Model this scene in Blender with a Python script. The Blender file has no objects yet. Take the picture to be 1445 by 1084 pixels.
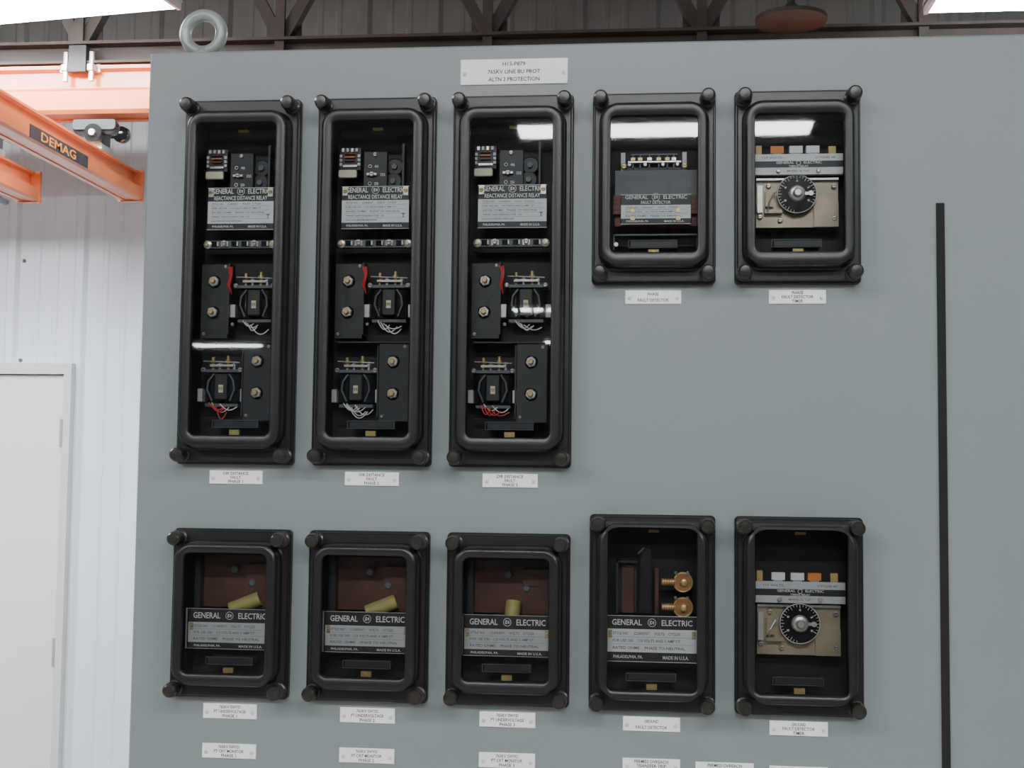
import bpy, bmesh, random
from math import *
from mathutils import Vector, Matrix
random.seed(4)
CZ=1.70   # camera height; panel surveys are relative to eye level
scene=bpy.context.scene
# ------------------------------------------------------------------ materials
def mat(name,col,rough=.5,metal=0,noise=0,nscale=20,spec=.5,emit=None,estr=0,bump=0,bscale=200,coat=0):
    m=bpy.data.materials.new(name);m.use_nodes=True;nt=m.node_tree;b=nt.nodes['Principled BSDF']
    b.inputs['Base Color'].default_value=(*col,1);b.inputs['Roughness'].default_value=rough
    b.inputs['Metallic'].default_value=metal;b.inputs['Specular IOR Level'].default_value=spec
    b.inputs['Coat Weight'].default_value=coat
    if emit: b.inputs['Emission Color'].default_value=(*emit,1);b.inputs['Emission Strength'].default_value=estr
    tc=nt.nodes.new('ShaderNodeTexCoord')
    if noise:
        n=nt.nodes.new('ShaderNodeTexNoise');n.inputs['Scale'].default_value=nscale;n.inputs['Detail'].default_value=4
        nt.links.new(tc.outputs['Object'],n.inputs['Vector'])
        r=nt.nodes.new('ShaderNodeValToRGB');r.color_ramp.elements[0].position=.3;r.color_ramp.elements[1].position=.7
        r.color_ramp.elements[0].color=(*[max(0,c*(1-noise)) for c in col],1);r.color_ramp.elements[1].color=(*[min(1,c*(1+noise)) for c in col],1)
        nt.links.new(n.outputs['Fac'],r.inputs[0]);nt.links.new(r.outputs[0],b.inputs['Base Color'])
    if bump:
        n=nt.nodes.new('ShaderNodeTexNoise');n.inputs['Scale'].default_value=bscale
        nt.links.new(tc.outputs['Object'],n.inputs['Vector'])
        bp=nt.nodes.new('ShaderNodeBump');bp.inputs['Strength'].default_value=bump;bp.inputs['Distance'].default_value=.001
        nt.links.new(n.outputs['Fac'],bp.inputs['Height']);nt.links.new(bp.outputs[0],b.inputs['Normal'])
    return m
M={}
M['panel']=mat('panel_enamel',(.212,.244,.252),.42,noise=.03,nscale=3,bump=.15,bscale=120)
M['black']=mat('black_phenolic',(.011,.011,.012),.34,noise=.25,nscale=30,bump=.06,bscale=300)
M['knob']=mat('black_knob',(.022,.020,.017),.30,noise=.3,nscale=60)
M['dark']=mat('dark_interior',(.009,.009,.010),.6,noise=.2)
M['dplate']=mat('dark_bracket',(.030,.032,.036),.45,noise=.2,nscale=40)
M['gloss']=mat('gloss_black',(.014,.014,.016),.12,noise=.2,coat=.5)
M['greybox']=mat('grey_box',(.125,.135,.150),.5,noise=.1)
M['silver']=mat('nameplate_silver',(.86,.88,.89),.45,noise=.03,nscale=60)
M['silver2']=mat('nameplate_silver_dark',(.62,.63,.64),.45,noise=.05,nscale=60)  # darker, greyer version of nameplate_silver
M['white']=mat('white_plastic',(.92,.92,.93),.45,noise=.02)
M['cream']=mat('cream_tag',(.80,.72,.52),.5,noise=.05)
M['txtw']=mat('white_lettering',(.88,.88,.87),.5,noise=.02)
M['txtd']=mat('engraved_lettering',(.03,.03,.03),.6,noise=.05)
M['txtg']=mat('fine_print',(.16,.16,.17),.6,noise=.05)
M['steel']=mat('zinc_steel',(.70,.68,.64),.3,.6,noise=.08,nscale=80)
M['brass']=mat('brass',(.66,.49,.22),.38,.5,noise=.12,nscale=80)
M['clip']=mat('brass_clip',(.55,.41,.15),.5,.2,noise=.1,nscale=90)
M['copper']=mat('copper_coil',(.46,.22,.09),.4,.3,noise=.25,nscale=80)
M['warm']=mat('warm_metal_plate',(.40,.345,.25),.4,.3,noise=.22,nscale=25)
M['red']=mat('red_wire',(.68,.03,.03),.45,noise=.05)
M['wwire']=mat('white_wire',(.80,.80,.78),.45,noise=.05)
M['orange']=mat('orange_tag',(.80,.28,.06),.5,noise=.05)
M['redb']=mat('oxide_block',(.17,.034,.028),.5,noise=.2)
M['brown']=mat('brown_insulator',(.115,.044,.028),.5,noise=.3,nscale=25)
M['olive']=mat('olive_cap',(.52,.45,.15),.5,noise=.15)
M['crane']=mat('crane_orange',(.70,.185,.062),.3,noise=.14,nscale=7,coat=.4)
M['steelbrown']=mat('primer_steel',(.048,.036,.030),.6,noise=.25,nscale=8)
M['wall']=mat('white_metal_siding',(.75,.82,.91),.38,noise=.02,nscale=2)
M['wallup']=mat('upper_wall_unlit',(.19,.185,.18),.6,noise=.12,nscale=5)  # upper back wall; its unlit shade is put into the grey
M['roof']=mat('roof_deck',(.36,.37,.38),.6,noise=.12,nscale=4)
M['door']=mat('door_paint',(.80,.79,.80),.4,noise=.02,nscale=2)
M['frame']=mat('door_frame_paint',(.62,.64,.66),.4,noise=.02)
M['floor']=mat('sealed_concrete',(.33,.30,.26),.5,noise=.15,nscale=1.5)
M['hall']=mat('hall_wall_paint',(.26,.28,.30),.6,noise=.05,nscale=1)
M['ring']=mat('painted_eyebolt',(.30,.33,.31),.35,.2,noise=.15,nscale=40)
M['rubber']=mat('black_gasket',(.006,.006,.007),.8,noise=.2)
M['tube']=mat('lamp_tube',(.9,.9,.9),.5,noise=.001,emit=(.95,.98,1.0),estr=60)
M['fix']=mat('fixture_white',(.8,.8,.8),.4,noise=.02)
g=bpy.data.materials.new('cover_glass');g.use_nodes=True;nt=g.node_tree
nt.nodes.remove(nt.nodes['Principled BSDF']);o=nt.nodes['Material Output']
tr=nt.nodes.new('ShaderNodeBsdfTransparent');tr.inputs[0].default_value=(.905,.915,.92,1)
gl=nt.nodes.new('ShaderNodeBsdfGlossy');gl.inputs['Roughness'].default_value=.02
fr=nt.nodes.new('ShaderNodeFresnel');fr.inputs[0].default_value=1.65
mx=nt.nodes.new('ShaderNodeMixShader');nt.links.new(fr.outputs[0],mx.inputs[0]);nt.links.new(tr.outputs[0],mx.inputs[1]);nt.links.new(gl.outputs[0],mx.inputs[2]);nt.links.new(mx.outputs[0],o.inputs[0])
M['glass']=g
# ------------------------------------------------------------------ builder
_tc={}
def textmesh(s):
    if s in _tc: return _tc[s]
    c=bpy.data.curves.new('t','FONT');c.body=s;c.resolution_u=2;c.offset=.016
    ob=bpy.data.objects.new('t',c);scene.collection.objects.link(ob)
    dg=bpy.context.evaluated_depsgraph_get();me=ob.evaluated_get(dg).to_mesh()
    vs=[v.co.copy() for v in me.vertices];fs=[tuple(p.vertices) for p in me.polygons]
    bpy.data.objects.remove(ob);bpy.data.curves.remove(c)
    x0=min(v.x for v in vs);x1=max(v.x for v in vs)
    y0=min(v.y for v in vs);y1=max(v.y for v in vs)
    _tc[s]=([((v.x-x0)/(x1-x0)-.5,(v.y-y0)/(y1-y0)-.5) for v in vs],fs);return _tc[s]
def rr(hw,hh,r,n=6):
    p=[]
    for sx,sz,a0 in ((1,1,0),(-1,1,90),(-1,-1,180),(1,-1,270)):
        for i in range(n+1):
            a=radians(a0+90*i/n);p.append((sx*(hw-r)+r*cos(a),sz*(hh-r)+r*sin(a)))
    return p
class B:
    def __init__(s): s.v=[];s.f=[];s.m=[];s.mats=[]
    def mi(s,m):
        if m not in s.mats: s.mats.append(m)
        return s.mats.index(m)
    def add(s,vs,fs,m):
        o=len(s.v);s.v+= [tuple(v) for v in vs];k=s.mi(m)
        for f in fs: s.f.append(tuple(o+i for i in f));s.m.append(k)
    def box(s,x0,x1,y0,y1,z0,z1,m):
        vs=[(x,y,z) for x in (x0,x1) for y in (y0,y1) for z in (z0,z1)]
        s.add(vs,[(0,1,3,2),(4,6,7,5),(0,4,5,1),(2,3,7,6),(0,2,6,4),(1,5,7,3)],m)
    def cbox(s,cx,cz,w,h,y0,y1,m): s.box(cx-w/2,cx+w/2,y0,y1,cz-h/2,cz+h/2,m)
    def loft(s,L,m,cap0=False,cap1=False):
        n=len(L[0]);vs=[p for l in L for p in l];fs=[]
        for k in range(len(L)-1):
            for i in range(n):
                j=(i+1)%n;fs.append((k*n+i,k*n+j,(k+1)*n+j,(k+1)*n+i))
        if cap0: fs.append(tuple(range(n)))
        if cap1: fs.append(tuple((len(L)-1)*n+i for i in range(n)))
        s.add(vs,fs,m)
    def frame(s,cx,cz,prof,m,cap0=False,cap1=False):
        s.loft([[(cx+x,y,cz+dz+z) for x,z in rr(hw,hh,r)] for hw,hh,r,y,dz in prof],m,cap0,cap1)
    def rplate(s,cx,cz,w,h,r,y0,y1,m):  # rounded plate, front y0 (toward viewer)
        e=min(.0008,w*.1,h*.1);s.frame(cx,cz,[(w/2,h/2,r,y1,0),(w/2,h/2,r,y0+e,0),(w/2-e,h/2-e,max(r-e,1e-4),y0,0)],m,True,True)
    def spin(s,cx,cz,prof,m,seg=20,a0=0):
        s.loft([[(cx+r*cos(a0+2*pi*i/seg),y,cz+r*sin(a0+2*pi*i/seg)) for i in range(seg)] for r,y in prof],m,True,True)
    def tube(s,pts,r,m,seg=12):
        pts=[Vector(p) for p in pts];L=[]
        up=Vector((0,0,1)) if abs((pts[1]-pts[0]).normalized().z)<.9 else Vector((0,1,0))
        for i,p in enumerate(pts):
            d=(pts[min(i+1,len(pts)-1)]-pts[max(i-1,0)]).normalized()
            a=d.cross(up);a.normalize();c=a.cross(d);up=c
            L.append([tuple(p+a*r*cos(2*pi*k/seg)+c*r*sin(2*pi*k/seg)) for k in range(seg)])
        s.loft(L,m,True,True)
    def torus(s,c,R,r,m,axis='y',n=40,k=14):
        c=Vector(c);L=[]
        for i in range(n+1):
            a=2*pi*i/n;d=Vector((cos(a),0,sin(a))) if axis=='y' else Vector((cos(a),sin(a),0));ax=Vector((0,1,0)) if axis=='y' else Vector((0,0,1))
            L.append([tuple(c+d*(R+r*cos(2*pi*j/k))+ax*r*sin(2*pi*j/k)) for j in range(k)])
        s.loft(L,m)
    def extr(s,prof,ax,a0,a1,m):
        if ax=='x': L=[[(a,p,q) for p,q in prof] for a in (a0,a1)]
        else: L=[[(p,a,q) for p,q in prof] for a in (a0,a1)]
        s.loft(L,m,True,True)
    def text(s,t,cx,cz,y,w,h,m,plane='xz',rot=0):
        vs,fs=textmesh(t);o=[]
        for u,v in vs:
            u*=w;v*=h;u,v=u*cos(rot)-v*sin(rot),u*sin(rot)+v*cos(rot)
            o.append((cx+u,y,cz+v) if plane=='xz' else (y,cx+u,cz+v))
        s.add(o,fs,m)
    def obj(s,name,parent=None,loc=(0,0,0),smooth=True,recalc=True):
        me=bpy.data.meshes.new(name);me.from_pydata(s.v,[],s.f)
        for k in s.mats: me.materials.append(M[k])
        me.polygons.foreach_set('material_index',s.m)
        if recalc:
            bm=bmesh.new();bm.from_mesh(me);bmesh.ops.recalc_face_normals(bm,faces=bm.faces);bm.to_mesh(me);bm.free()
        if smooth:
            me.polygons.foreach_set('use_smooth',[True]*len(me.polygons));me.set_sharp_from_angle(angle=radians(32))
        me.update()
        ob=bpy.data.objects.new(name,me);scene.collection.objects.link(ob);ob.location=loc
        if parent: ob.parent=parent
        return ob
def empty(name,loc=(0,0,0)):
    e=bpy.data.objects.new(name,None);e.empty_display_size=.05;e.location=loc;scene.collection.objects.link(e);return e
# ------------------------------------------------------------------ relay interior pieces
def screw(b,x,z,y,r=.0032,m='steel'):
    b.spin(x,z,[(r,y+.003),(r,y+.001),(r*.7,y)],m,14);b.cbox(x,z,r*1.3,r*.3,y-.0002,y,'dark')
def hexnut(b,x,z,y):
    b.spin(x,z,[(.0095,y+.003),(.0095,y+.002),(.009,y+.001)],'steel',24)
    b.spin(x,z,[(.0078,y+.002),(.0078,y-.004),(.0068,y-.005)],'steel',6,.3)
    b.spin(x,z,[(.0036,y-.004),(.0036,y-.010),(.003,y-.011)],'brass',14)
def wire(b,x,z,y,n,m,sp=.012,drop=.012):
    for i in range(n):
        x0=x-sp/2+sp*i/max(1,n-1);pts=[]
        w=random.uniform(.012,.028);dp=drop*random.uniform(.6,1.3)
        for k in range(10):
            t=k/9;pts.append((x0+w*t,y-.003*sin(pi*t)-.001*i,z-dp*sin(pi*t*.85)-.002*i))
        b.tube(pts,.0008,m,6)
def nameplate(b,cx,w,zt,z1,z2,zb,y,sub=None,nl=4,screwz=None,lo=True,edge=True,sm='silver'):
    b.rplate(cx,(zt+zb)/2,w,zt-zb,.0015,y,y+.002,'dplate')
    if edge:
        b.box(cx-w/2,cx+w/2,y-.0003,y,zt-.0007,zt,sm)
    b.box(cx-w/2+.0006,cx+w/2-.0006,y-.0006,y+.001,z2,z1,sm)
    if lo: b.box(cx-w/2,cx+w/2,y-.0003,y,zb,zb+.0007,sm)
    H=zt-z1;th=H*(.36 if sub else .44);tz=zt-H*(.27 if sub else .5)
    s=w*.88
    b.text('GENERAL',cx-s*.31,tz,y-.0009,s*.37,th,'txtw');b.text('ELECTRIC',cx+s*.31,tz,y-.0009,s*.38,th,'txtw')
    R=min(H*.40,.0052)
    b.torus((cx,y-.0009,tz),R,.0004,'txtw',n=24,k=6);b.text('g',cx-R*.32,tz,y-.0009,R*.6,R*1.0,'txtw');b.text('e',cx+R*.35,tz,y-.0009,R*.55,R*.8,'txtw')
    if sub: b.text(sub,cx,zt-H*.76,y-.0009,w*(.80 if len(sub)>16 else .42),H*.30,'txtw')
    src=['STYLE NO      CURRENT     VOLTS    CYCLES','FOR USE ON    115 VOLTS AND 5 AMP CT','RATED OHMS    PHASE TO NEUTRAL','TARGET AND HOLDING COIL   DC','CAUTION BEFORE SERVICING','INSTRUCTIONS']
    hh=z1-z2
    for i in range(nl):
        fr=[.92,.86,.80,.62,.5,.4][(i*2+len(src[i]))%3 if i<3 else i]
        zz=z1-hh*(i+.6)/(nl+.2)
        b.text(src[i],cx-w*.5+w*.06+w*fr*.5*.95,zz,y-.0010,w*fr*.92,hh/(nl+.2)*.40,'txtg')
        if i<nl-1: b.box(cx-w*.44,cx+w*.44,y-.0009,y-.0006,zz-hh/(nl+.2)*.5,zz-hh/(nl+.2)*.5+.00025,'txtg')
    if lo:
        b.text('PHILADELPHIA, PA.',cx-w*.26,(z2+zb)/2,y-.0009,w*.32,(z2-zb)*.38,'txtw');b.text('MADE IN U.S.A.',cx+w*.26,(z2+zb)/2,y-.0009,w*.28,(z2-zb)*.38,'txtw')
    if screwz is not None:
        for sx in (-1,1): b.cbox(cx+sx*w*.455,screwz,.005,.010,y-.0012,y,'brass');screw(b,cx+sx*w*.455,screwz,y-.003,.0024)
def induct(b,cx,cz,flip=1):
    y=.006
    for sx in (-1,1):
        b.tube([(cx+sx*.015,y+.012,cz-.022),(cx+sx*.015,y+.012,cz+.018)],.0135,'gloss',24)
        b.tube([(cx+sx*.015,y+.012,cz-.006),(cx+sx*.015,y+.012,cz+.004)],.0142,'gloss',24)
        b.cbox(cx+sx*.031,cz-.012,.007,.018,y-.004,y+.010,'silver2' if sx==flip else 'steel')
        screw(b,cx+sx*.027,cz+.024,y-.006,.0034)
    b.rplate(cx,cz,.018,.036,.002,y-.006,y+.02,'dplate')
    b.cbox(cx,cz-.003,.0065,.011,y-.0068,y-.006,'cream');b.text('100',cx,cz-.003,y-.0071,.004,.006,'txtd',rot=pi/2)
    b.cbox(cx,cz+.0225,.060,.004,y-.004,y+.02,'greybox')
    b.cbox(cx,cz+.030,.034,.003,y-.006,y+.012,'steel')
    for dx,h,m in ((-.014,.018,'brass'),(-.004,.012,'steel'),(.008,.020,'brass'),(.017,.012,'steel')):
        b.tube([(cx+dx,y,cz+.024),(cx+dx,y,cz+.024+h)],.0022,m,12)
        b.tube([(cx+dx,y,cz+.024+h*.55),(cx+dx,y,cz+.024+h*.72)],.0040,m,16)
    b.tube([(cx-.026,y-.006,cz+.036),(cx+.026,y-.006,cz+.034)],.0009,'steel',8)
    for sx in (-1,1):
        b.tube([(cx+sx*.011,y-.004,cz+.018),(cx+sx*.018,y-.007,cz+.008),(cx+sx*.0195,y-.007,cz-.004),(cx+sx*.013,y-.005,cz-.020)],.0014,'greybox',8)
    b.box(cx-.024,cx+.024,y-.002,y+.01,cz-.028,cz-.024,'greybox')
def clips(b,gh,dz,y=-.014,top=True):
    b.cbox(0,-gh+.005+dz,.014,.007,y,y+.006,'clip');b.cbox(.0,-gh+.005+dz,.003,.004,y-.001,y,'brass')
    b.cbox(-.001,-gh+.012+dz,.066,.0008,-.008,-.006,'greybox');b.cbox(-.001,-gh+.022+dz,.066,.0008,-.008,-.006,'greybox')
    for sx in (-1,1): b.cbox(-.001+sx*.033,-gh+.017+dz,.0008,.010,-.008,-.006,'greybox')
    b.rplate(0,-gh+.017+dz,.064,.009,.001,-.007,.02,'dplate')
    if top: b.cbox(.002,gh-.006+dz,.014,.0035,y,y+.006,'clip')
# helpers for surveying one relay in its own face plane (mm from the flange centre)
def sv(cx,cy,s=1012.): return lambda px,py:((px-cx)/s,(cy-py)/s)
def longrelay(b,var):
    q=sv(721.5,398)
    def R(x0,y0,x1,y1,ya,yb,m): 
        a=q(x0,y1);c=q(x1,y0);b.box(a[0],c[0],ya,yb,a[1],c[1],m)
    # telephone style unit top left
    R(667,206,697,238,.0,.02,'dplate')
    for i in range(4): R(670+i*6.6,207,673.4+i*6.6,212,-.003,.0,'silver2' if i%2 else 'steel')
    for i in range(3): R(674,214+i*5,689,215.6+i*5,-.0035,0,'orange' if i==1 else 'redb');R(667,216+i*6,670.4,220+i*6,-.003,0,'silver2');R(693,216+i*6,697,220+i*6,-.003,0,'silver2')
    R(672,231,692,234,-.003,0,'steel')
    x,z=q(679,244);b.rplate(x,z,.026,.011,.002,-.004,.001,'cream')
    # tap plate
    R(702,212,735,263,0,.012,'dplate');screw(b,*q(718,216),-.003,.003)
    for px,py,t in ((711,233,'46'),(711,258,'250')):
        x,z=q(px,py);b.torus((x,-.0015,z),.0022,.0005,'txtw',n=16,k=6);b.text(t,x+.009,z,-.0005,.006,.004,'txtw')
    x,z=q(714,245);b.cbox(x,z,.014,.003,-.005,0,'steel');screw(b,x,z,-.006,.0035);b.text('325',x+.015,z,-.0005,.007,.004,'txtw')
    for px,py in ((744,231),(742,252)):
        x,z=q(px,py);b.spin(x,z,[(.013,.03),(.013,.014),(.011,.012)],'dplate',24);b.torus((x,.014,z),.0115,.0010,'copper')
        b.spin(x,z,[(.004,.014),(.004,.008)],'greybox',12)
    R(757,200,760,262,.0,.02,'dplate');R(668,176,772,186,.004,.03,'dplate')
    a=q(0,264)[1]
    nameplate(b,0,.0965,a,q(0,284)[1],q(0,316)[1],q(0,325)[1],-.010,'REACTANCE DISTANCE RELAY',5)
    for sx in (-1,1):
        x=sx*.043;z=q(0,271)[1];b.cbox(x,z,.007,.013,-.0125,-.009,'steel');screw(b,x,z,-.014,.003,'brass')
    x,z=q(762,306);b.text('T',x,z,-.0112,.005,.006,'txtd')
    # terminal strip
    R(668,339,771,350,-.002,.012,'greybox')
    for px in (672,768): x,z=q(px,345);b.spin(x,z,[(.006,.0),(.006,-.004),(.004,-.005)],'steel',8);b.spin(x,z,[(.0025,-.004),(.0025,-.008)],'brass',8)
    for i,px in enumerate((683,697,712,727,741,756)):
        x,z=q(px,344);b.cbox(x,z,.010,.007,-.004,0,'steel' if i in (1,4) else 'gloss')
        if i in(1,4): screw(b,x,z+.001,-.007,.004)
        else: b.cbox(x+.004,z,.002,.006,-.005,-.003,'wwire')
    R(670,354,772,356,.01,.02,'dplate')
    # upper element
    R(665,374,704,480,-.004,.001,'dplate');R(704,372,706,474,-.004,.02,'dplate')
    for px,py in ((684,399),(683,443)): hexnut(b,*q(px,py),-.005)
    for px,py in ((700,377),(670,474),(712,460)): screw(b,*q(px,py),-.006,.0024)
    induct(b,*q(741,428),1)
    x,z=q(705,380)
    for i in range(4): b.tube([(x-.001+.002*i,-.006,z+.002),(x+.003+.001*i,-.009,z-.010),(x+.001*i,-.009,z-.024),(x+.004,-.002,z-.036)],.0008,'red',6)
    x,z=q(733,455);wire(b,x,z,-.004,4,'wwire')
    # shelf
    R(668,484,774,486,.0,.03,'dplate')
    # lower element
    R(730,488,772,597,-.004,.001,'dplate');R(727,490,729,592,-.004,.02,'dplate')
    for px,py in ((750,513),(750,558)): hexnut(b,*q(px,py),-.005)
    for px,py in ((766,492),(735,590)): screw(b,*q(px,py),-.006,.0024)
    induct(b,*q(696,549),-1)
    x,z=q(686,572);wire(b,x,z,-.004,4,'wwire' if var==1 else 'red',drop=.014);wire(b,x+.004,z,-.002,2,'wwire')
    R(668,592,726,592.5,.01,.02,'dplate')
    clips(b,.219,0)
def timer(b,flip,s,gh,dz,q):
    sm='silver2' if flip else 'silver'
    def R(x0,y0,x1,y1,ya,yb,m): 
        a=q(x0,y1);c=q(x1,y0);b.box(a[0],c[0],ya,yb,a[1],c[1],m)
    cols=['orange','white','white'] if not flip else ['white','white','orange']
    for px,m in zip((1099,1125,1148),cols):
        R(px-9,207,px+9,217,-.004,.006,m);R(px-6,216,px+6,220,-.002,.006,sm)
    R(1070,205,1078,222,0,.01,'clip');R(1170,207,1180,222,0,.01,'clip')
    R(1068,219,1189,229,-.006,.004,sm);R(1068,229,1189,238,-.0062,.004,'dplate');R(1068,238,1189,248,-.006,.004,sm)
    z=q(0,231.3)[1];z2=q(0,235.6)[1];c=q(1128,0)[0]
    b.text('GENERAL',c-.018,z,-.0066,.024,.0034,'txtw');b.text('ELECTRIC',c+.019,z,-.0066,.024,.0034,'txtw')
    b.torus((c,-.0066,z-.0005),.0028,.0004,'txtw',n=18,k=6);b.text('TIMING RELAY',c,z2-.0007,-.0066,.026,.0026,'txtw')
    for t,px in (('115 VOLTS',1092),('CYCLES 60',1165)): b.text(t,q(px,0)[0],q(0,224)[1],-.0063,.026,.0028,'txtg')
    for px in (1100,1155): b.spin(*q(px,243),[(.003,-.004),(.003,-.009),(.002,-.010)],'steel',12)
    b.text('MODEL 12  CAT',q(1128,0)[0],q(0,243)[1],-.0063,.030,.0025,'txtg')
    R(1071,251,1184,320,.008,.012,'warm');R(1071,251,1184,254,.002,.012,'steel')
    R(1072,262,1079,300,.0,.01,'steel');R(1083,270,1094,292,-.001,.01,'warm');R(1082,296,1106,301,-.001,.01,'warm')
    for px,py in ((1076,305),(1104,310),(1178,262),(1178,308),(1088,261)): screw(b,*q(px,py),.003,.0035)
    b.tube([(*q(1086,300)[:1],-.001,q(0,300)[1]),(q(1088,0)[0],-.004,q(0,285)[1]),(q(1096,0)[0],.0,q(0,272)[1])],.0012,'steel',8)
    R(1150,285,1184,320,.004,.01,'warm')
    x,z=q(1126,275) if not flip else q(1128,276)
    b.spin(x,z,[(.027,.004),(.027,-.003),(.0262,-.004)],'gloss',40);b.torus((x,-.0042,z),.0262,.0005,'txtw',n=40,k=6)
    for i in range(30):
        a=radians(-120+i*10);a=pi/2+a
        r0=.0225 if i%3 else .0205;b.add([(x+r*cos(a)+t*-sin(a),-.0044,z+r*sin(a)+t*cos(a)) for r,t in ((r0,-.0003),(.0250,-.0003),(.0250,.0003),(r0,.0003))],[(0,1,2,3)],'txtw')
        if i%6==0: b.text(str(i//3),x+.0180*cos(a),z+.0180*sin(a),-.0044,.003,.0032,'txtw',rot=a-pi/2)
    b.spin(x,z,[(.0115,-.003),(.0115,-.007),(.0095,-.010),(.006,-.011),(.0055,-.016),(.004,-.017)],'steel',24)
    b.cbox(x+.012,z+.000,.016,.004,-.008,-.006,'steel');b.spin(x+.018,z,[(.0035,-.006),(.0035,-.010)],'steel',12)
    clips(b,gh,dz)
def faultdet(b,q):
    def R(x0,y0,x1,y1,ya,yb,m): 
        a=q(x0,y1);c=q(x1,y0);b.box(a[0],c[0],ya,yb,a[1],c[1],m)
    R(876,212,882,238,.004,.014,'silver2');R(962,212,968,238,.004,.014,'silver2')
    R(884,234,960,240,.004,.014,'dplate');R(890,213,955,215,.008,.014,'greybox');R(886,225,960,227,.001,.006,'steel')
    for px in (893,903,916,929,941,950): R(px-1.0,214,px+1.0,236,.004,.008,'greybox');R(px-3,220,px+3,224,.001,.004,'brass' if px%2 else 'steel')
    for px in (888,910,935,955): screw(b,*q(px,230),-.001,.0028)
    for px in (880,965): screw(b,*q(px,232),-.001,.004,'brass')
    R(868,240,982,276,-.006,.02,'greybox');R(868,276,982,318,.0,.02,'redb')
    R(866,276,877,302,-.008,.0,'redb');R(974,276,985,302,-.008,0,'redb')
    for k in range(3): R(866,280+k*7,877,282+k*7,-.009,-.008,'brown');R(974,280+k*7,985,282+k*7,-.009,-.008,'brown')
    nameplate(b,q(925,0)[0],.096,q(0,275)[1],q(0,290)[1],q(0,309)[1],q(0,317)[1],-.010,'FAULT DETECTOR',3)
    for px,py in ((893,298),(956,298),(893,309),(956,309)): x,z=q(px,py);b.cbox(x,z,.006,.005,-.012,-.010,'brass')
    R(866,330,984,332,-.006,.01,'greybox')
    for px in (866,982): R(px,330,px+2,352,-.006,.01,'greybox');b.spin(*q(px+4,345),[(.003,-.006),(.003,-.010)],'steel',10)
    clips(b,.094,0)
def undervolt(b,var):
    q=sv(322,867)
    def R(x0,y0,x1,y1,ya,yb,m): 
        a=q(x0,y1);c=q(x1,y0);b.box(a[0],c[0],ya,yb,a[1],c[1],m)
    R(264,788,380,862,.022,.026,'brown');R(264,788,272,862,.006,.026,'dplate')
    R(340,800,378,862,.012,.022,'brown')
    for px,py in ((320,808),(346,826)): x,z=q(px,py);b.spin(x,z,[(.0055,.021),(.0055,.010),(.004,.009)],'greybox',6)
    if var==2:
        x,z=q(352,815);b.frame(x,z,[(.012,.008,.003,.011,0),(.012,.008,.003,.009,0),(.011,.007,.003,.009,0)],'dplate')
    x0,z0=q(318,864);x1,z1=q(358,848)
    if var==2: x0,z0,x1,z1=x0+.008,z0-.004,x0+.010,z1+.004
    b.tube([(x0,.004,z0),(x0+(x1-x0)*.85,.009,z0+(z1-z0)*.85),(x1,.010,z1)],.0105,'olive',20)
    R(257,882,380,915,.0,.02,'dark')
    nameplate(b,0,.118,q(0,861)[1],q(0,880)[1],q(0,908)[1],q(0,917)[1],-.012,None,3,screwz=q(0,886)[1],sm='silver2')
    R(259,861,261,917,-.0126,-.01,'silver2')
    clips(b,.083,0,top=False)
def groundfd(b):
    q=sv(921,869)
    def R(x0,y0,x1,y1,ya,yb,m): 
        a=q(x0,y1);c=q(x1,y0);b.box(a[0],c[0],ya,yb,a[1],c[1],m)
    R(872,800,900,872,.02,.024,'dplate');R(880,806,896,872,.012,.02,'brown');R(872,800,900,803,.0,.02,'dplate');R(872,800,875,872,0,.02,'dplate')
    R(905,780,920,872,.01,.02,'dark');R(925,810,930,872,.004,.02,'brown')
    b.tube([(*q(902,790)[:1],.0,q(0,790)[1]),(q(910,0)[0],0,q(0,782)[1])],.0012,'greybox',8)
    for py in (828,862):
        x,z=q(934,py);x1=q(952,0)[0]
        b.tube([(x,.002,z),(x1,.002,z)],.0045,'brass',14)
        for k in range(6): b.tube([(x+.0032*k,.002,z),(x+.0032*k+.0013,.002,z)],.0056,'copper',14)
        x2=q(963,0)[0];b.spin(x2,z,[(.0135,.012),(.0135,.002),(.012,.0)],'copper',26);b.torus((x2,0,z),.0125,.0012,'brass');b.spin(x2+.001,z,[(.005,.0),(.0045,-.006),(.002,-.007)],'brass',14)
        b.cbox(x2,z+.010,.018,.003,-.002,.004,'copper')
        for dx in (-.010,.006): screw(b,x2+dx,z+.013,-.004,.002)
    nameplate(b,0,.122,q(0,873)[1],q(0,891)[1],q(0,922)[1],q(0,935)[1],-.012,None,3,screwz=q(0,898)[1],sm='silver')
    R(866,936,978,942,.0,.02,'dark')
    clips(b,.109,.006)
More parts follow.
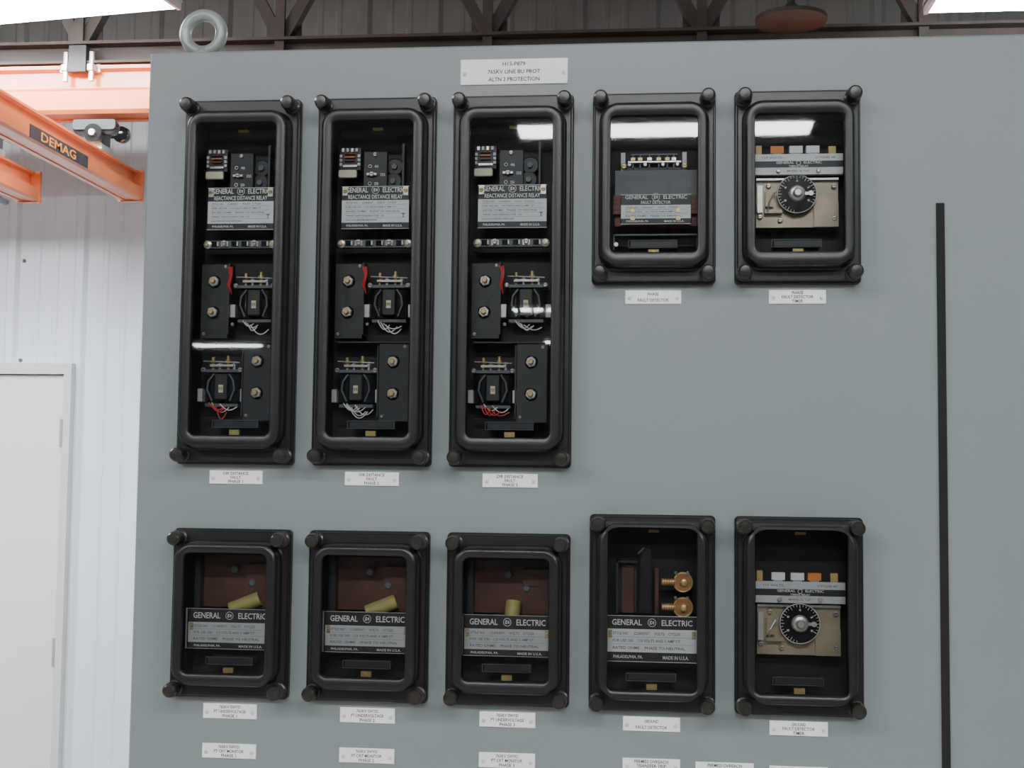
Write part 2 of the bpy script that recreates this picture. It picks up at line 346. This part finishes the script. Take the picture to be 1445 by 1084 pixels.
# ------------------------------------------------------------------ relay case
def relay(name,cx,cz,H,gh,rh,rw,gw,dz,rdz,inner,rad=.025):
    e=empty(name,(cx,0,CZ+cz))
    b=B();fh=H+.013
    b.frame(0,0,[(.084,fh,.006,0,0),(.084,fh,.006,-.0085,0),(.0828,fh-.0012,.006,-.010,0),(.0800,fh-.004,.006,-.0102,0),(.0795,fh-.0045,.006,-.0085,0),(.072,fh-.01,.006,-.0085,0)],'black')
    b.obj('base_flange',e)
    b=B();F=-.0415
    b.frame(0,0,[(.0812,fh-.0028,.008,-.0085,0),(.0812,fh-.0028,.008,-.0145,0),(.0798,fh-.0042,.008,-.0158,0),
        (rw+.0020,rh+.0020,rad,-.0160,rdz),(rw+.0006,rh+.0006,rad,-.0175,rdz),(rw-.0005,rh-.0005,rad,F+.0055,rdz),(rw-.0020,rh-.0020,rad-.002,F+.0022,rdz),(rw-.0045,rh-.0045,rad-.0045,F+.0004,rdz),(rw-.0060,rh-.0060,rad-.006,F,rdz),
        (gw+.0022,gh+.0022,.009,F+.0004,dz),(gw+.0008,gh+.0008,.0085,F+.0012,dz),(gw,gh,.008,F+.0028,dz),(gw,gh,.008,-.0345,dz)],'black')
    b.frame(0,dz,[(gw,gh,.008,-.0345,0),(gw+.006,gh+.006,.006,-.0335,0),(gw+.008,gh+.008,.004,-.017,0),(gw+.008,gh+.008,.004,.032,0)],'dark',False,True)
    b.obj('cover_frame',e)
    b=B();p=rr(gw+.001,gh+.001,.008);b.add([(x,-.0350,dz+z) for x,z in p],[tuple(range(len(p)))],'glass');b.obj('glass_pane',e,smooth=False,recalc=False)
    b=B()
    for sx in (-1,1):
        for sz in (-1,1):
            x=sx*.0725;z=sz*H
            b.spin(x,z,[(.0110,-.0140),(.0110,-.0180),(.0085,-.0195),(.0082,-.024),(.0096,-.0255),(.0100,-.031),(.0098,-.040),(.0090,-.0435),(.0068,-.0455),(.0025,-.0460)],'knob',24)
            for k in range(18):
                a=2*pi*k/18;b.tube([(x+.0098*cos(a),-.0265,z+.0098*sin(a)),(x+.0096*cos(a),-.0395,z+.0096*sin(a))],.0007,'knob',5)
    b.obj('thumb_nuts',e)
    b=B();inner(b);b.obj('mechanism',e)
    return e
X=[-.5647,-.3714,-.1788,.0157,.2094]
for i in range(3):
    relay('distance_relay',X[i],.26395,.2458,.2190,.2370,.0730,.0568,.000,0,lambda b,i=i:longrelay(b,i))
relay('fault_detector_relay',X[3],.3898,.1199,.0935,.1130,.073,.0585,0,0,lambda b:faultdet(b,sv(922,266,1018.)))
relay('timing_relay',X[4],.3898,.1199,.0935,.1130,.073,.0590,0,0,lambda b:timer(b,False,1,.094,0,sv(1126,266,1025.)))
for i in range(3):
    relay('undervoltage_relay',X[i],-.2001,.1029,.0820,.0975,.073,.0578,.002,.001,lambda b,i=i:undervolt(b,i))
relay('fault_detector_relay',X[3],-.18695,.11775,.1080,.1170,.073,.0585,.008,.004,groundfd,.030)
qq=sv(1129,873,1032.)
relay('timing_relay',X[4],-.18695,.11775,.1080,.1170,.073,.0595,.008,.004,lambda b:timer(b,True,1,.109,.006,lambda px,py:qq(px+3,py+608)),.030)
# ------------------------------------------------------------------ cabinet with cut-outs
TOP=.5983
holes=[]
for i in range(3): holes+=[(X[i]-.068,X[i]+.068,.264-.230,.264+.230),(X[i]-.068,X[i]+.068,-.2001-.092,-.2001+.094)]
for i in (3,4): holes+=[(X[i]-.069,X[i]+.069,.3898-.104,.3898+.104),(X[i]-.069,X[i]+.069,-.18695+.006-.118,-.18695+.008+.118)]
xl,xr=-.7086,1.35;zb=-CZ;c=.003
xs=sorted({xl+c,xr-c}|{h[0] for h in holes}|{h[1] for h in holes});zs=sorted({zb,TOP-c}|{h[2] for h in holes}|{h[3] for h in holes})
b=B()
for i in range(len(xs)-1):
    for j in range(len(zs)-1):
        mx_,mz=(xs[i]+xs[i+1])/2,(zs[j]+zs[j+1])/2
        if any(h[0]<mx_<h[1] and h[2]<mz<h[3] for h in holes): continue
        b.add([(xs[i],0,CZ+zs[j]),(xs[i+1],0,CZ+zs[j]),(xs[i+1],0,CZ+zs[j+1]),(xs[i],0,CZ+zs[j+1])],[(0,1,2,3)],'panel')
z0=0;z1=CZ+TOP
b.add([(xl+c,0,z1-c),(xr-c,0,z1-c),(xr-c,c,z1),(xl+c,c,z1)],[(0,1,2,3)],'panel')
b.add([(xl+c,0,z0),(xl+c,0,z1-c),(xl,c,z1-c),(xl,c,z0)],[(0,1,2,3)],'panel')
b.add([(xl,c,z0),(xl,c,z1-c),(xl,.6,z1-c),(xl,.6,z0)],[(0,1,2,3)],'panel')
b.add([(xl+c,c,z1),(xr-c,c,z1),(xr-c,.6,z1),(xl+c,.6,z1)],[(0,1,2,3)],'panel')
b.add([(xl+c,0,z1-c),(xl+c,c,z1),(xl,c,z1-c)],[(0,1,2)],'panel')
b.add([(xl,c,z1-c),(xl+c,c,z1),(xl+c,.6,z1),(xl,.6,z1-c)],[(0,1,2,3)],'panel')
b.add([(xr,c,z0),(xr,c,z1-c),(xr,.6,z1-c),(xr,.6,z0)],[(0,1,2,3)],'panel')
b.add([(xr-c,0,z0),(xr-c,0,z1-c),(xr,c,z1-c),(xr,c,z0)],[(0,1,2,3)],'panel')
b.add([(xl,.6,z0),(xr,.6,z0),(xr,.6,z1-c),(xl,.6,z1-c)],[(0,1,2,3)],'panel')
cab=empty('control_panel_cabinet');b.obj('cabinet_shell',cab,smooth=False,recalc=False)
gk=empty('gasket_strip',(.39925,0,0))
b=B();b.box(-.00525,.00525,-.0030,0,0,CZ+.367,'rubber')
for k in range(60): b.box(-.0038,.0038,-.0037,-.003,.02+k*.034,.03+k*.034,'rubber')
b.obj('strip',gk)
# eye bolts
for ex in (-.640,1.22):
    e=empty('lifting_eye_bolt',(ex,.030,CZ+TOP))
    b=B();b.torus((0,0,.0362),.0272,.0088,'ring',n=48,k=18)
    b.loft([[(r*cos(2*pi*i/28),r*sin(2*pi*i/28),z) for i in range(28)] for r,z in ((.018,0),(.018,.003),(.0165,.005),(.011,.007),(.010,.012))],'ring',True,True)
    b.obj('eye_ring',e)
# ------------------------------------------------------------------ label plates
def label(name,cx,cz,w,h,lines,th,ws):
    e=empty(name,(cx,0,CZ+cz));b=B()
    b.rplate(0,0,w,h,.0006,-.0022,0,'white');n=len(lines);pitch=h/(n+.35)
    for i,t in enumerate(lines):
        b.text(t,0,h/2-pitch*(i+.68),-.0025,ws[i],th,'txtd')
    for sx in (-1,1): b.spin(sx*(w/2-.006),-h*.08,[(.0026,-.002),(.0026,-.0032),(.0018,-.0036)],'silver2',14)
    b.obj('engraved_plate',e)
label('header_nameplate',-.1795,.559,.151,.0365,['H15-P879','765KV LINE BU PROT','ALTN 2 PROTECTION'],.0058,[.032,.074,.072])
def lw(ls): return [len(t)*.0030 for t in ls]
def lab(cx,cz,ls,w=.0765,h=.0190): label('label_plate',cx,cz,w,h,ls,.0042,lw(ls))
for i in range(3):
    lab(X[i]+.0005,-.0127,['DIR DISTANCE','FAULT','PHASE %d'%(i+1)])
    lab(X[i]+.0005,-.3357,['765KV SWYD','PT UNDERVOLTAGE','PHASE %d'%(i+1)],h=.0205)
    lab(X[i]+.0005,-.3899,['765KV SWYD','PT CKT MONITOR','PHASE %d'%(i+1)],h=.0200)
lab(X[3],.2402,['PHASE','FAULT DETECTOR'])
lab(X[4]+.0005,.2402,['PHASE','FAULT DETECTOR','TIMER'])
lab(X[3],-.3357,['GROUND','FAULT DETECTOR'])
lab(X[4],-.3357,['GROUND','FAULT DETECTOR','TIMER'])
lab(X[3],-.3905,['PERMISS OVREACH','TRANSFER TRIP','AUX'])
lab(.1125,-.3925,['PERMISS OVREACH','TRANSFER TRIP','AUX'])
lab(X[4],-.3945,['PERMISS OVREACH','TRANSFER TRIP','AUX'])
# ------------------------------------------------------------------ room shell
ZC=4.0;YB=3.15;YF=-20;XW=8.2
def shell(name,x0,x1,y0,y1,z0,z1,m):
    b=B();b.box(x0,x1,y0,y1,z0,z1,m);return b.obj(name,smooth=False)
shell('floor',-XW,XW,YF,YB+.1,-.1,0,'floor')
shell('wall_left',-XW-.1,-XW,YF,YB+.1,0,ZC,'hall');shell('wall_right',XW,XW+.1,YF,YB+.1,0,ZC,'hall')
shell('wall_front',-XW,XW,YF-.1,YF,0,ZC,'hall')
b=B()
n=int((YB+.1-YF)/.3);pr=[]
for i in range(n):
    y0=YF+i*.3;pr+=[(y0,ZC),(y0+.12,ZC),(y0+.15,ZC+.04),(y0+.27,ZC+.04)]
pr.append((YB+.1,ZC))
b.add([(x,p,z) for p,z in pr for x in (-XW,XW)],[(2*i,2*i+1,2*i+3,2*i+2) for i in range(len(pr)-1)],'roof')
b.box(-XW,XW,YF,YB+.1,ZC+.05,ZC+.1,'roof')
b.obj('ceiling',smooth=False)
# ribbed back wall
b=B();P=.283;pr=[];x=-XW
while x<XW:
    pr+=[(x,YB),(x+.016,YB-.014),(x+.044,YB-.014),(x+.060,YB),(x+.120,YB),(x+.126,YB-.003),(x+.142,YB-.003),(x+.148,YB),(x+.196,YB),(x+.202,YB-.003),(x+.218,YB-.003),(x+.224,YB)];x+=P
pr.append((XW,YB));N=len(pr)
for za,zb_,m in ((0,3.36,'wall'),(3.36,ZC,'wallup')):
    b.add([(p,q_,z) for p,q_ in pr for z in (za,zb_)],[(2*i,2*i+2,2*i+3,2*i+1) for i in range(N-1)],m)
b.add([(-XW,YB+.1,0),(XW,YB+.1,0),(XW,YB+.1,ZC),(-XW,YB+.1,ZC)],[(0,1,2,3)],'wall')
x=-XW
while x<-1:
    for z,dx in ((2.52,.075),(2.12,.075),(1.92,.238),(1.22,.238),(3.0,.10),(.4,.075)):
        b.spin(x+dx,z,[(.008,YB),(.008,YB-.004),(.004,YB-.007)],'greybox',8)
    x+=P*2
b.obj('wall_back',smooth=False,recalc=False)
# door
e=empty('door_1',(-2.23,YB,0));b=B()
b.box(-.030,0,-.05,0,0,2.105,'frame');b.box(-1.08,-1.05,-.05,0,0,2.105,'frame');b.box(-1.05,-.030,-.05,0,2.062,2.105,'frame')
b.box(-1.05,-.030,-.018,0,0,.02,'frame');b.obj('door_jamb',e)
b=B();b.rplate(-.54,1.04,1.010,2.036,.003,-.034,-.004,'door')
b.tube([(-.98,-.034,1.0),(-.98,-.085,1.0)],.012,'steel');b.tube([(-.98,-.085,1.0),(-.87,-.085,1.0)],.010,'steel');b.obj('door_leaf',e)
b=B()
for z in (1.83,.98,.22):
    b.tube([(-.033,-.052,z-.055),(-.033,-.052,z+.055)],.006,'steel')
b.obj('door_hinges',e)
# ------------------------------------------------------------------ crane system
RY=2.40;RN=-.9
def railprof(cx,z0,z1,w):
    h=z1-z0
    half=[(0,z1),(w*.30,z1),(w*.30,z1-h*.07),(w*.12,z1-h*.10),(w*.12,z1-h*.42),(w*.20,z1-h*.46),(w*.5,z1-h*.56),(w*.5,z1-h*.93),(w*.42,z0),(w*.22,z0),(w*.22,z0+h*.03)]
    return [(cx+a,z) for a,z in half]+[(cx-a,z) for a,z in half[::-1][:-1]]
for yy in (RY,RN):
    e=empty('crane_runway_rail');b=B();b.extr(railprof(yy,2.885,3.057,.13),'x',-7.5,-1.3 if yy<0 else 7.5,'crane');b.obj('rail_profile',e)
    b=B()
    for x in ([-6,-4,-1.90] if yy<0 else [-6,-4,-1.90,2,4.5]):
        b.box(x-.07,x+.07,yy-.035,yy+.035,3.035,3.075,'steel');
        for dx in (-.045,.045):
            b.tube([(x+dx,yy-.045,3.00),(x+dx,yy-.045,3.10)],.009,'steel',8);b.tube([(x+dx,yy-.045,3.035),(x+dx,yy-.045,3.055)],.017,'steel',6)
        b.box(x-.03,x+.03,yy-.06,yy-.03,3.03,3.12,'dplate')
        if yy<0: b.tube([(x,yy,3.07),(x,yy,ZC)],.012,'steel',10)
    b.obj('rail_hangers',e)
for bx in (-1.83,-2.215):
    e=empty('crane_bridge_beam');b=B();b.extr(railprof(bx,2.655,2.762,.085),'y',RN-.3,2.66,'crane')
    b.box(bx-.045,bx+.045,2.655,2.672,2.652,2.765,'crane')
    b.obj('beam_profile',e)
    b=B()
    for yy in (RY,RN):
        b.box(bx-.018,bx+.018,yy-.03,yy+.03,2.755,2.86,'greybox')
        b.rplate(bx,2.845,.15,.035,.012,yy-.068,yy-.045,'dplate');b.rplate(bx,2.845,.15,.035,.012,yy+.045,yy+.055,'dplate')
        for s in (-1,1):
            for dx in (-.05,.05):
                b.spin(bx+dx,2.838,[(.026,yy+s*.062),(.028,yy+s*.058),(.028,yy+s*.036),(.022,yy+s*.034)],'gloss',24)
        b.spin(bx,2.815,[(.030,yy-.078),(.032,yy-.074),(.032,yy-.050)],'gloss',28);b.spin(bx,2.815,[(.011,yy-.086),(.011,yy-.07)],'steel',12)
        b.spin(bx,2.775,[(.022,yy-.05),(.022,yy+.04)],'steel',18)
    b.obj('end_trolley',e)
    if bx>-2:
        b=B();b.box(bx+.0425,bx+.0440,1.80,2.20,2.662,2.702,'dplate')
        b.text('DEMAG',1.99,2.682,bx+.0445,.24,.028,'orange',plane='yz');b.obj('brand_sticker',e)
    else:
        b=B();b.box(bx-.05,bx+.05,1.98,2.16,2.60,2.655,'brass');b.tube([(bx,2.0,2.62),(bx,2.5,2.62)],.012,'greybox');b.obj('cable_trolley',e)
# ------------------------------------------------------------------ roof trusses
def truss(y,z0=3.062,z1=3.78):
    e=empty('roof_truss');b=B()
    b.box(-XW,XW,y-.05,y+.05,z0+.066,z0+.076,'steelbrown');b.box(-XW,XW,y-.006,y+.006,z0,z0+.07,'steelbrown');b.box(-XW,XW,y-.05,y+.05,z0,z0+.008,'steelbrown')
    b.box(-XW,XW,y-.05,y+.05,z1,z1+.07,'steelbrown');b.box(-XW,XW,y-.03,y+.03,z1+.07,ZC+.05,'steelbrown')
    x=-1.21-.7*9
    while x<XW-.4:
        w=.022
        for sx in (-1,1):
            b.extr([(x-w,z0+.07),(x+w,z0+.07),(x+w+sx*.35,z1),(x-w+sx*.35,z1)],'y',y-.02,y+.02,'steelbrown')
        b.box(x-.016,x+.016,y-.035,y-.021,z0+.03,z1,'steelbrown')
        b.box(x-.06,x+.06,y+.02,y+.026,z0+.03,z0+.16,'steelbrown')
        x+=.7
    b.obj('truss_members',e)
truss(RY)
truss(-7.5,3.2,3.8);truss(-12.5,3.2,3.8)
e=empty('pendant_bracket',(.455,2.2,3.095));b=B()
b.loft([[(r*cos(2*pi*i/24),r*sin(2*pi*i/24),z) for i in range(24)] for r,z in ((.11,0),(.11,.012),(.05,.03),(.02,.05),(.012,.06),(.012,ZC-3.095+.02))],'steelbrown',True,True);b.obj('bracket_dish',e)
# ------------------------------------------------------------------ light fixtures
def fixture(x0,x1,y,z,w=.17,m='tube',rot=0):
    e=empty('fluorescent_light_fixture',((x0+x1)/2,y,z));e.rotation_euler=(0,0,radians(rot));b=B();l=(x1-x0)/2
    b.extr([(-w/2,.012),(w/2,.012),(w/2+.01,.02),(w*.3,.07),(-w*.3,.07),(-w/2-.01,.02)],'x',-l,l,'fix')
    b.box(-l,-l+.012,-w/2,w/2,-.01,.02,'fix');b.box(l-.012,l,-w/2,w/2,-.01,.02,'fix')
    for s in (-1,1):
        b.tube([(s*(l-.3 if l>.5 else l*.5),0,.07),(s*(l-.3 if l>.5 else l*.5),0,ZC-z+.02)],.005,'steel',8)
    b.obj('fixture_housing',e)
    b=B();b.box(-l+.012,l-.012,-w/2+.006,w/2-.006,-.006,.012,m);b.obj('fixture_lens',e)
fixture(-2.873,-1.443,2.014,3.13,.28,rot=-9)
fixture(.83,2.3,1.955,3.08,.28)
fixture(-4.6,-2.4,.5,3.60,.46)  # added out-of-frame lamp, brightens the back wall
fixture(-.70,.93,-5.42,3.60,.22)
for x in (-4.2,-1.2,1.8): fixture(x,x+2.4,-3.2,3.60,.27)  # added unseen row, gives the panel and relay interiors frontal light
for x in (-5.5,3.6): fixture(x,x+2.0,-5.42,3.60,.22)  # added unseen lamps either side, raise the light level on the panel
fixture(-1.52,-1.0,-13.4,3.60);fixture(-6.95,-5.84,-17.8,3.60,.20);fixture(-1.42,-1.12,-17.2,3.6,.20)
# ------------------------------------------------------------------ world + camera
w=bpy.data.worlds.new('world');scene.world=w;w.use_nodes=True
w.node_tree.nodes['Background'].inputs[0].default_value=(.6,.7,.8,1);w.node_tree.nodes['Background'].inputs[1].default_value=.3
f,yaw,pit,rol,D=1823.15,-.09996,.06757,.01153,1.76854
fw=Vector((sin(yaw)*cos(pit),cos(yaw)*cos(pit),sin(pit)));r=Vector((cos(yaw),-sin(yaw),0));u=r.cross(fw)
r2=r*cos(rol)+u*sin(rol);u2=-r*sin(rol)+u*cos(rol)
cd=bpy.data.cameras.new('camera');cam=bpy.data.objects.new('camera',cd);scene.collection.objects.link(cam)
mw=Matrix((r2,u2,-fw)).transposed().to_4x4();mw.translation=Vector((0,-D,CZ));cam.matrix_world=mw
cd.sensor_width=36;cd.lens=f/1445*36;cd.clip_start=.05;cd.clip_end=100
scene.camera=cam
